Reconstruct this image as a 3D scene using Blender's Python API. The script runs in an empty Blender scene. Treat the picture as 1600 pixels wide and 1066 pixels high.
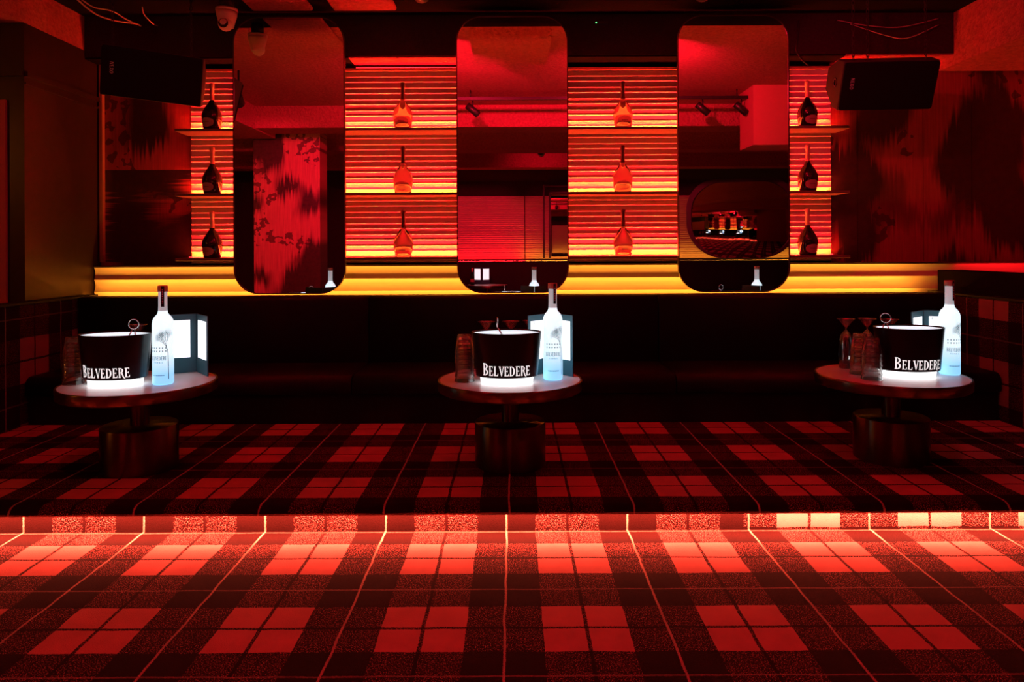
import bpy, math, random
from mathutils import Matrix, Vector
random.seed(7)
S = bpy.context.scene
COL = S.collection
R = math.radians

# ------------------------------------------------------------------ camera
F = 1125.0                                   # focal length in pixels of a 1600 px wide frame
CZ = 1.34                                    # eye height above the lower floor
cam_d = bpy.data.cameras.new('camera')
cam = bpy.data.objects.new('camera', cam_d)
COL.objects.link(cam)
cam_d.sensor_width = 36.0
cam_d.lens = F / 1600 * 36
cam_d.shift_x = -1 / 1600
cam_d.shift_y = -145 / 1600
cam_d.clip_start = 0.05
cam.matrix_world = Matrix.Translation((0, 0, CZ)) @ Matrix.Rotation(R(90), 4, 'X') @ Matrix.Rotation(R(-0.27), 4, 'Z')
S.camera = cam

# ------------------------------------------------------------------ world, exposure
w = bpy.data.worlds.new('world'); S.world = w
w.use_nodes = True
w.node_tree.nodes['Background'].inputs[0].default_value = (0.01, 0.0, 0.0, 1)
w.node_tree.nodes['Background'].inputs[1].default_value = 0.0
S.view_settings.view_transform = 'Standard'
S.view_settings.look = 'None'
S.view_settings.exposure = 0.0
S.view_settings.gamma = 1.0
S.view_settings.use_curve_mapping = False
S.cycles.max_bounces = 32
S.cycles.glossy_bounces = 7
S.cycles.diffuse_bounces = 3
S.cycles.transmission_bounces = 32
S.cycles.sample_clamp_indirect = 4.0
S.cycles.caustics_reflective = False
S.cycles.caustics_refractive = False

# light levels in one place
RED = (1.0, 0.007, 0.012)
ADDED_GOLD = (1.0, 0.40, 0.03)
RED_STEP = (1.0, 0.115, 0.058)
AMBER = (1.0, 0.33, 0.03)
SHELF_LED = 320.0
ADDED_GOLD_LED = 200.0
REAR_RED = 330.0
REAR_AMBER = 60.0
TOP_LED = 75.0
STEP_LED = 660.0
SKIRT_LED = 110.0
SPOT_W = 40.0

# ------------------------------------------------------------------ materials
MATS = {}

def new_mat(name):
    m = bpy.data.materials.new(name); m.use_nodes = True
    nt = m.node_tree
    return m, nt, nt.nodes['Principled BSDF']

def pbr(name, col, rough=0.5, metal=0.0, spec=0.5, coat=0.0, bump=None, trans=0.0, ior=1.45, vary=0.0):
    if name in MATS: return MATS[name]
    m, nt, b = new_mat(name)
    b.inputs['Base Color'].default_value = (*col, 1)
    b.inputs['Roughness'].default_value = rough
    b.inputs['Metallic'].default_value = metal
    b.inputs['Specular IOR Level'].default_value = spec
    b.inputs['Coat Weight'].default_value = coat
    b.inputs['Coat Roughness'].default_value = 0.08
    b.inputs['Transmission Weight'].default_value = trans
    b.inputs['IOR'].default_value = ior
    if vary or bump:
        tc = nt.nodes.new('ShaderNodeTexCoord')
        no = nt.nodes.new('ShaderNodeTexNoise')
        nt.links.new(tc.outputs['Object'], no.inputs['Vector'])
        no.inputs['Scale'].default_value = (bump[0] if bump else 6)
        no.inputs['Detail'].default_value = 6
        no.inputs['Roughness'].default_value = 0.65
        if bump:
            bp = nt.nodes.new('ShaderNodeBump')
            bp.inputs['Strength'].default_value = bump[1]
            bp.inputs['Distance'].default_value = bump[2]
            nt.links.new(no.outputs['Fac'], bp.inputs['Height'])
            nt.links.new(bp.outputs['Normal'], b.inputs['Normal'])
        if vary:
            mx = nt.nodes.new('ShaderNodeMix'); mx.data_type = 'RGBA'
            mx.inputs[6].default_value = (*[c * (1 - vary) for c in col], 1)
            mx.inputs[7].default_value = (*[min(1, c * (1 + vary)) for c in col], 1)
            nt.links.new(no.outputs['Fac'], mx.inputs[0])
            nt.links.new(mx.outputs[2], b.inputs['Base Color'])
    MATS[name] = m
    return m

def emit(name, col, strength):
    if name in MATS: return MATS[name]
    m = bpy.data.materials.new(name); m.use_nodes = True
    nt = m.node_tree
    nt.nodes.remove(nt.nodes['Principled BSDF'])
    e = nt.nodes.new('ShaderNodeEmission')
    e.inputs[0].default_value = (*col, 1); e.inputs[1].default_value = strength
    nt.links.new(e.outputs[0], nt.nodes['Material Output'].inputs[0])
    MATS[name] = m
    return m

def glow(name, col, estr, rough=0.4, alb=None):
    """lit-from-inside plastic or frosted glass: a plain surface that also gives off light"""
    m = pbr(name, alb or col, rough)
    b = m.node_tree.nodes['Principled BSDF']
    b.inputs['Emission Color'].default_value = (*col, 1)
    b.inputs['Emission Strength'].default_value = estr
    return m

def math_n(nt, op, a, b=None, c=None):
    n = nt.nodes.new('ShaderNodeMath'); n.operation = op
    for i, v in enumerate((a, b, c)):
        if v is None: continue
        if isinstance(v, (int, float)): n.inputs[i].default_value = v
        else: nt.links.new(v, n.inputs[i])
    return n.outputs[0]

PER = 0.5735
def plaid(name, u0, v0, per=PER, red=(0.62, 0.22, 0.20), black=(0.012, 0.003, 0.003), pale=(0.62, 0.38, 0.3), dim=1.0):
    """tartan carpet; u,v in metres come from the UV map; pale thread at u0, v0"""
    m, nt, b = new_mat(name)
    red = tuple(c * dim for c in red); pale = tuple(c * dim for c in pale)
    uv = nt.nodes.new('ShaderNodeUVMap')
    sep = nt.nodes.new('ShaderNodeSeparateXYZ')
    nt.links.new(uv.outputs[0], sep.inputs[0])
    # slight wander of the weave
    n0 = nt.nodes.new('ShaderNodeTexNoise'); n0.inputs['Scale'].default_value = 130; n0.inputs['Detail'].default_value = 2
    nt.links.new(uv.outputs[0], n0.inputs['Vector'])
    wob = math_n(nt, 'MULTIPLY_ADD', n0.outputs['Fac'], 0.007, -0.0035)
    nb = nt.nodes.new('ShaderNodeTexNoise'); nb.inputs['Scale'].default_value = 6; nb.inputs['Detail'].default_value = 1
    nt.links.new(uv.outputs[0], nb.inputs['Vector'])
    wob = math_n(nt, 'ADD', wob, math_n(nt, 'MULTIPLY_ADD', nb.outputs['Fac'], 0.012, -0.006))
    def axis(o, o0):
        p = math_n(nt, 'FRACT', math_n(nt, 'ADD', math_n(nt, 'DIVIDE', math_n(nt, 'ADD', math_n(nt, 'SUBTRACT', o, o0), wob), per), 100.5))
        d = math_n(nt, 'ABSOLUTE', math_n(nt, 'SUBTRACT', p, 0.5))
        isred = math_n(nt, 'GREATER_THAN', d, 0.2375)
        dark = math_n(nt, 'GREATER_THAN', d, 0.488)
        light = math_n(nt, 'LESS_THAN', d, 0.0075)
        val = math_n(nt, 'MULTIPLY', isred, math_n(nt, 'SUBTRACT', 1.0, dark))
        return val, light
    au, lu = axis(sep.outputs[0], u0)
    av, lv = axis(sep.outputs[1], v0)
    ns = nt.nodes.new('ShaderNodeTexNoise'); ns.inputs['Scale'].default_value = 240; ns.inputs['Detail'].default_value = 2
    nt.links.new(uv.outputs[0], ns.inputs['Vector'])
    sel = math_n(nt, 'GREATER_THAN', ns.outputs['Fac'], 0.6)
    both = math_n(nt, 'MULTIPLY', au, av)
    one = math_n(nt, 'SUBTRACT', math_n(nt, 'MAXIMUM', au, av), both)
    a = math_n(nt, 'ADD', both, math_n(nt, 'MULTIPLY', one, sel))
    n2 = nt.nodes.new('ShaderNodeTexNoise'); n2.inputs['Scale'].default_value = 7; n2.inputs['Detail'].default_value = 4
    nt.links.new(uv.outputs[0], n2.inputs['Vector'])
    mx = nt.nodes.new('ShaderNodeMix'); mx.data_type = 'RGBA'
    mx.inputs[6].default_value = (*black, 1); mx.inputs[7].default_value = (*red, 1)
    nt.links.new(a, mx.inputs[0])
    l = math_n(nt, 'MULTIPLY', math_n(nt, 'MAXIMUM', lu, math_n(nt, 'MULTIPLY', lv, 0.4)), math_n(nt, 'MULTIPLY_ADD', ns.outputs['Fac'], 1.6, 0.0))
    l = math_n(nt, 'MINIMUM', l, 1.0)
    m2 = nt.nodes.new('ShaderNodeMix'); m2.data_type = 'RGBA'
    nt.links.new(mx.outputs[2], m2.inputs[6]); m2.inputs[7].default_value = (*pale, 1)
    nt.links.new(l, m2.inputs[0])
    # wear
    m3 = nt.nodes.new('ShaderNodeMix'); m3.data_type = 'RGBA'; m3.blend_type = 'MULTIPLY'
    nt.links.new(m2.outputs[2], m3.inputs[6])
    wv = math_n(nt, 'MULTIPLY_ADD', n2.outputs['Fac'], 0.5, 0.72)
    cmb = nt.nodes.new('ShaderNodeCombineColor')
    for i in range(3): nt.links.new(wv, cmb.inputs[i])
    nt.links.new(cmb.outputs[0], m3.inputs[7]); m3.inputs[0].default_value = 1.0
    nt.links.new(m3.outputs[2], b.inputs['Base Color'])
    b.inputs['Roughness'].default_value = 0.95
    b.inputs['Specular IOR Level'].default_value = 0.1
    bp = nt.nodes.new('ShaderNodeBump'); bp.inputs['Strength'].default_value = 0.55; bp.inputs['Distance'].default_value = 0.006
    nt.links.new(ns.outputs['Fac'], bp.inputs['Height'])
    nt.links.new(bp.outputs['Normal'], b.inputs['Normal'])
    return m

def mural(name, seed, bright=(0.34, 0.05, 0.06), dark=(0.014, 0.006, 0.006), thr=0.52, horiz=0.0):
    """printed ikat wallpaper: blotches with edges drawn out in streaks (u,v in metres from the UV map)"""
    m, nt, b = new_mat(name)
    uv = nt.nodes.new('ShaderNodeUVMap')
    sep = nt.nodes.new('ShaderNodeSeparateXYZ'); nt.links.new(uv.outputs[0], sep.inputs[0])
    u, v = sep.outputs[0], sep.outputs[1]
    def noise(x, y, sc, det=2):
        c = nt.nodes.new('ShaderNodeCombineXYZ')
        for i, k in enumerate((x, y)):
            if isinstance(k, (int, float)): c.inputs[i].default_value = k
            else: nt.links.new(k, c.inputs[i])
        c.inputs[2].default_value = seed
        n = nt.nodes.new('ShaderNodeTexNoise'); n.inputs['Scale'].default_value = sc; n.inputs['Detail'].default_value = det
        nt.links.new(c.outputs[0], n.inputs['Vector'])
        return n.outputs['Fac']
    st = noise(u, 0.0, 38, 3)
    v2 = math_n(nt, 'MULTIPLY_ADD', st, 0.55, v)
    a = noise(u, math_n(nt, 'MULTIPLY', v2, 0.75), 1.9, 1)
    if horiz:
        sth = noise(0.0, v, 45, 3)
        u2 = math_n(nt, 'MULTIPLY_ADD', sth, 0.6, u)
        ah = noise(math_n(nt, 'MULTIPLY', u2, 0.8), v, 2.0, 1)
        low = math_n(nt, 'LESS_THAN', v, horiz)
        a = math_n(nt, 'ADD', math_n(nt, 'MULTIPLY', ah, low), math_n(nt, 'MULTIPLY', a, math_n(nt, 'SUBTRACT', 1.0, low)))
    fac = nt.nodes.new('ShaderNodeMapRange')
    nt.links.new(a, fac.inputs[0])
    fac.inputs[1].default_value = thr - 0.035; fac.inputs[2].default_value = thr + 0.05
    streak = noise(math_n(nt, 'MULTIPLY', u, 1.0), math_n(nt, 'MULTIPLY', v, 0.05), 60, 4)
    fine = noise(u, v, 24, 5)
    f = math_n(nt, 'MULTIPLY', fac.outputs[0], math_n(nt, 'MULTIPLY_ADD', streak, 0.9, 0.35))
    # dark speckled leaf blots
    blot = math_n(nt, 'MULTIPLY', math_n(nt, 'GREATER_THAN', noise(u, v, 13, 1), 0.56), math_n(nt, 'GREATER_THAN', noise(u, v, 2.3, 0), 0.57))
    f = math_n(nt, 'MULTIPLY', f, math_n(nt, 'SUBTRACT', 1.0, math_n(nt, 'MULTIPLY', blot, 0.8)))
    f = math_n(nt, 'ADD', f, math_n(nt, 'MULTIPLY_ADD', fine, 0.12, -0.03))
    mx = nt.nodes.new('ShaderNodeMix'); mx.data_type = 'RGBA'; mx.clamp_factor = True
    mx.inputs[6].default_value = (*dark, 1); mx.inputs[7].default_value = (*bright, 1)
    nt.links.new(f, mx.inputs[0])
    nt.links.new(mx.outputs[2], b.inputs['Base Color'])
    b.inputs['Roughness'].default_value = 0.5
    bp = nt.nodes.new('ShaderNodeBump'); bp.inputs['Strength'].default_value = 0.3; bp.inputs['Distance'].default_value = 0.004
    nt.links.new(streak, bp.inputs['Height']); nt.links.new(bp.outputs['Normal'], b.inputs['Normal'])
    return m

M = dict(
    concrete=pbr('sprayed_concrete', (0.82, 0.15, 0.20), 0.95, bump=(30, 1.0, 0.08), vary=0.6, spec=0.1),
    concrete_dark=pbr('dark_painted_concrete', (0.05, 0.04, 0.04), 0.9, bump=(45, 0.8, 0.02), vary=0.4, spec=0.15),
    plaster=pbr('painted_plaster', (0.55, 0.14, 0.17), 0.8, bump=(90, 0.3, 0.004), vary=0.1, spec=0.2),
    black_and_shade=pbr('black_paint_and_shade', (0.009, 0.006, 0.006), 0.95, bump=(30, 0.6, 0.01), spec=0.03),  # also serves as painted shade on the ceiling strip and unlit soffits
    flute=pbr('fluted_satin_paint', (0.72, 0.6, 0.52), 0.45, spec=0.35, bump=(9, 0.05, 0.004)),
    flute_skirt=pbr('fluted_gold_paint', (0.6, 0.5, 0.36), 0.38, spec=0.5, bump=(9, 0.05, 0.004)),
    leather=pbr('black_leather', (0.008, 0.006, 0.006), 0.5, spec=0.25, bump=(160, 0.25, 0.002)),
    bronze=pbr('polished_dark_bronze', (0.17, 0.115, 0.065), 0.17, metal=1.0),
    bronze_wall=pbr('brushed_bronze_panel', (0.05, 0.03, 0.02), 0.42, metal=0.6, bump=(14, 0.12, 0.004), vary=0.25),
    shelf=pbr('shelf_satin_brown', (0.16, 0.09, 0.07), 0.4),
    trim=pbr('brass_trim', (0.7, 0.42, 0.28), 0.35, metal=0.7),
    black_metal=pbr('black_metal', (0.012, 0.011, 0.011), 0.4),
    grille=pbr('speaker_grille_black', (0.006, 0.005, 0.005), 0.8, spec=0.1, bump=(700, 0.4, 0.002)),
    cabinet=pbr('speaker_cabinet_paint', (0.035, 0.028, 0.028), 0.65, bump=(350, 0.4, 0.002)),
    logo=pbr('speaker_logo_silver', (0.7, 0.7, 0.7), 0.5),
    cctv=pbr('white_camera_plastic', (0.62, 0.55, 0.5), 0.4),
    lens=pbr('black_lens', (0.005, 0.005, 0.005), 0.08),
    table_top=pbr('smoked_glass_top', (0.72, 0.69, 0.68), 0.36, vary=0.1, spec=0.35),
    bucket=pbr('gloss_black_plastic', (0.005, 0.005, 0.006), 0.3, spec=0.5),
    liner=glow('lit_white_liner', (0.82, 0.95, 1.0), 0.62, 0.4),
    lit_base=glow('lit_white_base', (0.95, 0.98, 1.0), 2.4, 0.4),
    letters=glow('backlit_letters', (0.95, 0.95, 0.95), 0.95, 0.5),
    page=glow('backlit_menu_page', (0.90, 0.95, 1.0), 1.1, 0.5),
    ink=pbr('grey_ink', (0.03, 0.035, 0.04), 0.6),
    menu=pbr('dark_teal_menu_board', (0.035, 0.12, 0.15), 0.5),
    foil=pbr('copper_foil', (0.75, 0.45, 0.36), 0.35, metal=0.4),
    foil_dark=pbr('dark_foil', (0.10, 0.03, 0.03), 0.4),
    dark_glass=pbr('dark_bottle_glass', (0.010, 0.006, 0.006), 0.06, coat=0.3),
    label=pbr('bottle_label_paper', (0.38, 0.26, 0.2), 0.6),
    clear_glass=pbr('clear_bottle_glass', (1.0, 0.93, 0.9), 0.0, trans=1.0, ior=1.36),
    clear_label=pbr('pale_label', (0.62, 0.42, 0.36), 0.6),
    mirror=pbr('mirror_silver', (0.86, 0.84, 0.84), 0.0, metal=1.0),
    mirror_edge=pbr('mirror_frame_bronze', (0.10, 0.06, 0.045), 0.3, metal=0.8),
    steel=pbr('steel', (0.6, 0.6, 0.6), 0.2, metal=1.0),
    cable=pbr('pale_cable', (0.5, 0.4, 0.38), 0.6),
    cable_black=pbr('black_cable', (0.01, 0.01, 0.01), 0.6),
    green=emit('green_status_light', (0.1, 1.0, 0.2), 4.0),
    white_print=pbr('white_print', (0.8, 0.8, 0.8), 0.5),
    green_glass=pbr('green_bottle_glass', (0.01, 0.10, 0.02), 0.08),
    led_red=emit('red_led_tape', RED, SHELF_LED),
    added_gold_led=emit('added_gold_tape', ADDED_GOLD, ADDED_GOLD_LED),
    led_top=emit('red_led_tape_top', RED, TOP_LED),
    led_step=emit('red_led_tape_step', RED_STEP, STEP_LED),
    led_rear_red=emit('red_led_tape_rear', RED, REAR_RED),
    led_rear=emit('amber_led_tape_rear', AMBER, REAR_AMBER),
    led_amber=emit('amber_led_tape', AMBER, SKIRT_LED),
    channel=pbr('led_channel', (0.25, 0.22, 0.2), 0.5, metal=0.5),
)

def thin_glass(name, k=0.55):
    """thin-walled clear glass: see-through face on, mirror-like at the edges"""
    m = bpy.data.materials.new(name); m.use_nodes = True; nt = m.node_tree
    nt.nodes.remove(nt.nodes['Principled BSDF'])
    tr = nt.nodes.new('ShaderNodeBsdfTransparent'); tr.inputs[0].default_value = (0.95, 0.94, 0.94, 1)
    gl = nt.nodes.new('ShaderNodeBsdfGlossy'); gl.inputs['Roughness'].default_value = 0.12
    lw = nt.nodes.new('ShaderNodeLayerWeight'); lw.inputs[0].default_value = k
    mx = nt.nodes.new('ShaderNodeMixShader')
    f = math_n(nt, 'MULTIPLY_ADD', lw.outputs['Fresnel'], 0.9, 0.02)
    nt.links.new(f, mx.inputs[0]); nt.links.new(tr.outputs[0], mx.inputs[1]); nt.links.new(gl.outputs[0], mx.inputs[2])
    nt.links.new(mx.outputs[0], nt.nodes['Material Output'].inputs[0])
    return m
M['drink_glass'] = thin_glass('drinking_glass')
def cup_glass():
    m = pbr('tumbler_glass', (1, 0.99, 0.98), 0.0, trans=1.0, ior=1.46)
    nt = m.node_tree; b = nt.nodes['Principled BSDF']
    df = nt.nodes.new('ShaderNodeBsdfTranslucent'); df.inputs[0].default_value = (0.95, 0.9, 0.88, 1)
    mx = nt.nodes.new('ShaderNodeMixShader'); mx.inputs[0].default_value = 0.05
    nt.links.new(b.outputs[0], mx.inputs[1]); nt.links.new(df.outputs[0], mx.inputs[2])
    nt.links.new(mx.outputs[0], nt.nodes['Material Output'].inputs[0])
    return m
M['cup_glass'] = cup_glass()
S.cycles.transparent_max_bounces = 40

def brushed(m, amt=0.85, rough=0.3):
    nt = m.node_tree; b = nt.nodes['Principled BSDF']
    tg = nt.nodes.new('ShaderNodeTangent'); tg.direction_type = 'RADIAL'; tg.axis = 'Z'
    nt.links.new(tg.outputs[0], b.inputs['Tangent'])
    b.inputs['Anisotropic'].default_value = amt; b.inputs['Roughness'].default_value = rough
brushed(M['bronze'], 0.9, 0.34)
M['bronze'].node_tree.nodes['Principled BSDF'].inputs['Anisotropic Rotation'].default_value = 0.25

def frosted_bottle_mat():
    m, nt, b = new_mat('frosted_lit_bottle')
    tc = nt.nodes.new('ShaderNodeTexCoord')
    sep = nt.nodes.new('ShaderNodeSeparateXYZ'); nt.links.new(tc.outputs['Object'], sep.inputs[0])
    mr = nt.nodes.new('ShaderNodeMapRange')         # glow painted bluer towards the foot, over the blue print there
    nt.links.new(sep.outputs[2], mr.inputs[0])
    mr.inputs[1].default_value = 0.05; mr.inputs[2].default_value = 0.17
    mx = nt.nodes.new('ShaderNodeMix'); mx.data_type = 'RGBA'
    mx.inputs[6].default_value = (0.25, 0.60, 0.92, 1); mx.inputs[7].default_value = (0.72, 0.92, 1.0, 1)
    nt.links.new(mr.outputs[0], mx.inputs[0])
    nt.links.new(mx.outputs[2], b.inputs['Base Color'])
    nt.links.new(mx.outputs[2], b.inputs['Emission Color'])
    b.inputs['Emission Strength'].default_value = 1.1
    b.inputs['Roughness'].default_value = 0.45
    return m
M['frosted'] = frosted_bottle_mat()
M['neck'] = glow('frosted_neck', (0.62, 0.68, 0.72), 0.42, 0.3)
M['neck_label'] = pbr('navy_neck_label', (0.012, 0.02, 0.045), 0.5)
M['print_grey'] = pbr('bottle_print_grey', (0.10, 0.16, 0.21), 0.6)
M['carpet_floor'] = plaid('tartan_carpet_lower', -0.034, 2.828)
M['carpet_platform'] = plaid('tartan_carpet_platform', -0.022, 3.852)
M['carpet_riser_b'] = plaid('tartan_carpet_riser_patch', -0.034, 2.828 + PER / 2 + 0.02)
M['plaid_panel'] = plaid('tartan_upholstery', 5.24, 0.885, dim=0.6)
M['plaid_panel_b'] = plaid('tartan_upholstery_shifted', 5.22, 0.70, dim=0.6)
_nt = M['clear_label'].node_tree                      # thin paper label, light comes through
_tr = _nt.nodes.new('ShaderNodeBsdfTranslucent'); _tr.inputs[0].default_value = (0.85, 0.6, 0.5, 1)
_mx = _nt.nodes.new('ShaderNodeMixShader'); _mx.inputs[0].default_value = 0.6
_nt.links.new(_nt.nodes['Principled BSDF'].outputs[0], _mx.inputs[1]); _nt.links.new(_tr.outputs[0], _mx.inputs[2])
_tp = _nt.nodes.new('ShaderNodeBsdfTransparent'); _m2 = _nt.nodes.new('ShaderNodeMixShader'); _m2.inputs[0].default_value = 0.6
_nt.links.new(_mx.outputs[0], _m2.inputs[1]); _nt.links.new(_tp.outputs[0], _m2.inputs[2])
_nt.links.new(_m2.outputs[0], _nt.nodes['Material Output'].inputs[0])
M['mural_left'] = mural('ikat_mural_left', 3.1, thr=0.53, horiz=2.0)
M['mural_right'] = mural('ikat_mural_right', 11.4, thr=0.50)
M['mural_column'] = mural('ikat_mural_column', 6.2, thr=0.46, bright=(0.62, 0.2, 0.19))

# ------------------------------------------------------------------ mesh helpers
def link(o, parent=None):
    COL.objects.link(o)
    if parent: o.parent = parent
    return o

class MB:
    def __init__(s): s.v = []; s.f = []; s.uv = None; s.sm = []
    def add(s, verts, faces, smooth=False):
        o = len(s.v); s.v += [tuple(p) for p in verts]
        for f in faces: s.f.append([o + i for i in f]); s.sm.append(smooth)
        return s
    def box(s, x0, x1, y0, y1, z0, z1, T=None):
        vs = [Vector((x, y, z)) for z in (z0, z1) for y in (y0, y1) for x in (x0, x1)]
        if T: vs = [T @ p for p in vs]
        return s.add(vs, [(0, 2, 3, 1), (4, 5, 7, 6), (0, 1, 5, 4), (2, 6, 7, 3), (0, 4, 6, 2), (1, 3, 7, 5)])
    def quad(s, a, b, c, d): return s.add([a, b, c, d], [(0, 1, 2, 3)])
    def lathe(s, prof, seg=32, c=(0, 0, 0), sx=1, sy=1, closed=False, T=None, cap0=True, cap1=True):
        n = len(prof); vs = []; fs = []
        for r, z in prof:
            for k in range(seg):
                a = 2 * math.pi * k / seg
                vs.append(Vector((c[0] + r * sx * math.cos(a), c[1] + r * sy * math.sin(a), c[2] + z)))
        if T: vs = [T @ p for p in vs]
        rng = range(n) if closed else range(n - 1)
        for i in rng:
            j = (i + 1) % n
            for k in range(seg):
                l = (k + 1) % seg
                fs.append((i * seg + k, i * seg + l, j * seg + l, j * seg + k))
        s.add(vs, fs, True)
        o = len(s.v) - n * seg
        if not closed:
            if cap0: s.f.append([o + k for k in range(seg)][::-1]); s.sm.append(False)
            if cap1: s.f.append([o + (n - 1) * seg + k for k in range(seg)]); s.sm.append(False)
        return s
    def tube(s, pts, r, seg=6, closed=False):
        pts = [Vector(p) for p in pts]; n = len(pts); vs = []; fs = []
        prev = None
        for i, p in enumerate(pts):
            if closed: t = pts[(i + 1) % n] - pts[i - 1]
            else: t = pts[min(i + 1, n - 1)] - pts[max(i - 1, 0)]
            t.normalize()
            if prev is None:
                a = Vector((0, 0, 1)) if abs(t.z) < 0.9 else Vector((1, 0, 0))
                u = t.cross(a).normalized()
            else:
                u = (prev - t * prev.dot(t)).normalized()
            prev = u; q = t.cross(u)
            rr = r[i] if isinstance(r, (list, tuple)) else r
            for k in range(seg):
                a = 2 * math.pi * k / seg
                vs.append(p + (u * math.cos(a) + q * math.sin(a)) * rr)
        for i in range(n if closed else n - 1):
            j = (i + 1) % n
            for k in range(seg):
                l = (k + 1) % seg
                fs.append((i * seg + k, i * seg + l, j * seg + l, j * seg + k))
        if not closed:
            fs.append(tuple(range(seg))[::-1]); fs.append(tuple((n - 1) * seg + k for k in range(seg)))
        return s.add(vs, fs, True)
    def prism(s, poly, a0, a1, axis='y', smooth=False):
        """extrude a 2D polygon: axis y -> poly is (x,z); x -> (y,z); z -> (x,y)"""
        def P(p, a): return {'y': (p[0], a, p[1]), 'x': (a, p[0], p[1]), 'z': (p[0], p[1], a)}[axis]
        n = len(poly)
        s.add([P(p, a0) for p in poly] + [P(p, a1) for p in poly], [(i, (i + 1) % n, n + (i + 1) % n, n + i) for i in range(n)], smooth)
        o = len(s.v) - 2 * n
        s.f.append([o + i for i in range(n)][::-1]); s.sm.append(False)
        s.f.append([o + n + i for i in range(n)]); s.sm.append(False)
        return s
    def build(s, name, mat, parent=None, uv=None, bevel=0, fix=True):
        me = bpy.data.meshes.new(name)
        me.from_pydata(s.v, [], s.f); 
        me.polygons.foreach_set('use_smooth', s.sm)
        if fix:
            import bmesh
            bm = bmesh.new(); bm.from_mesh(me); bmesh.ops.recalc_face_normals(bm, faces=bm.faces); bm.to_mesh(me); bm.free()
        if uv:
            l = me.uv_layers.new(name='UVMap')
            for lp in me.loops:
                l.data[lp.index].uv = uv(me.vertices[lp.vertex_index].co)
        me.materials.append(mat)
        o = bpy.data.objects.new(name, me); link(o, parent)
        if bevel:
            b = o.modifiers.new('bevel', 'BEVEL'); b.width = bevel; b.segments = 2; b.limit_method = 'ANGLE'
        return o

def tag(o, label, cat, group=None):
    o['label'] = label; o['category'] = cat
    if group: o['group'] = group
    return o
def struct(o, label=None):
    o['kind'] = 'structure'
    if label: o['label'] = label
    return o
def thing(name, label, cat, loc=(0, 0, 0), rz=0, group=None):
    o = bpy.data.objects.new(name, None); link(o); o.empty_display_size = 0.1
    o.location = loc; o.rotation_euler = (0, 0, rz)
    return tag(o, label, cat, group)
def copy_thing(root, loc, rz, label, group=None):
    r = root.copy(); COL.objects.link(r); r.location = loc; r.rotation_euler = (0, 0, rz); r['label'] = label
    if group: r['group'] = group
    for ch in list(root.children):
        c = ch.copy(); COL.objects.link(c); c.parent = r
        for g in list(ch.children):
            d = g.copy(); COL.objects.link(d); d.parent = c
    return r
def rrect(w, h, r, n=10, rb=None):
    """rounded rectangle outline centred at 0 (r top corners, rb bottom corners)"""
    rb = r if rb is None else rb; pts = []
    for (cx, cy, a0, rr) in ((w / 2 - r, h / 2 - r, 0, r), (-w / 2 + r, h / 2 - r, 90, r), (-w / 2 + rb, -h / 2 + rb, 180, rb), (w / 2 - rb, -h / 2 + rb, 270, rb)):
        for k in range(n + 1):
            a = R(a0 + 90 * k / n); pts.append((cx + rr * math.cos(a), cy + rr * math.sin(a)))
    return pts

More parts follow.
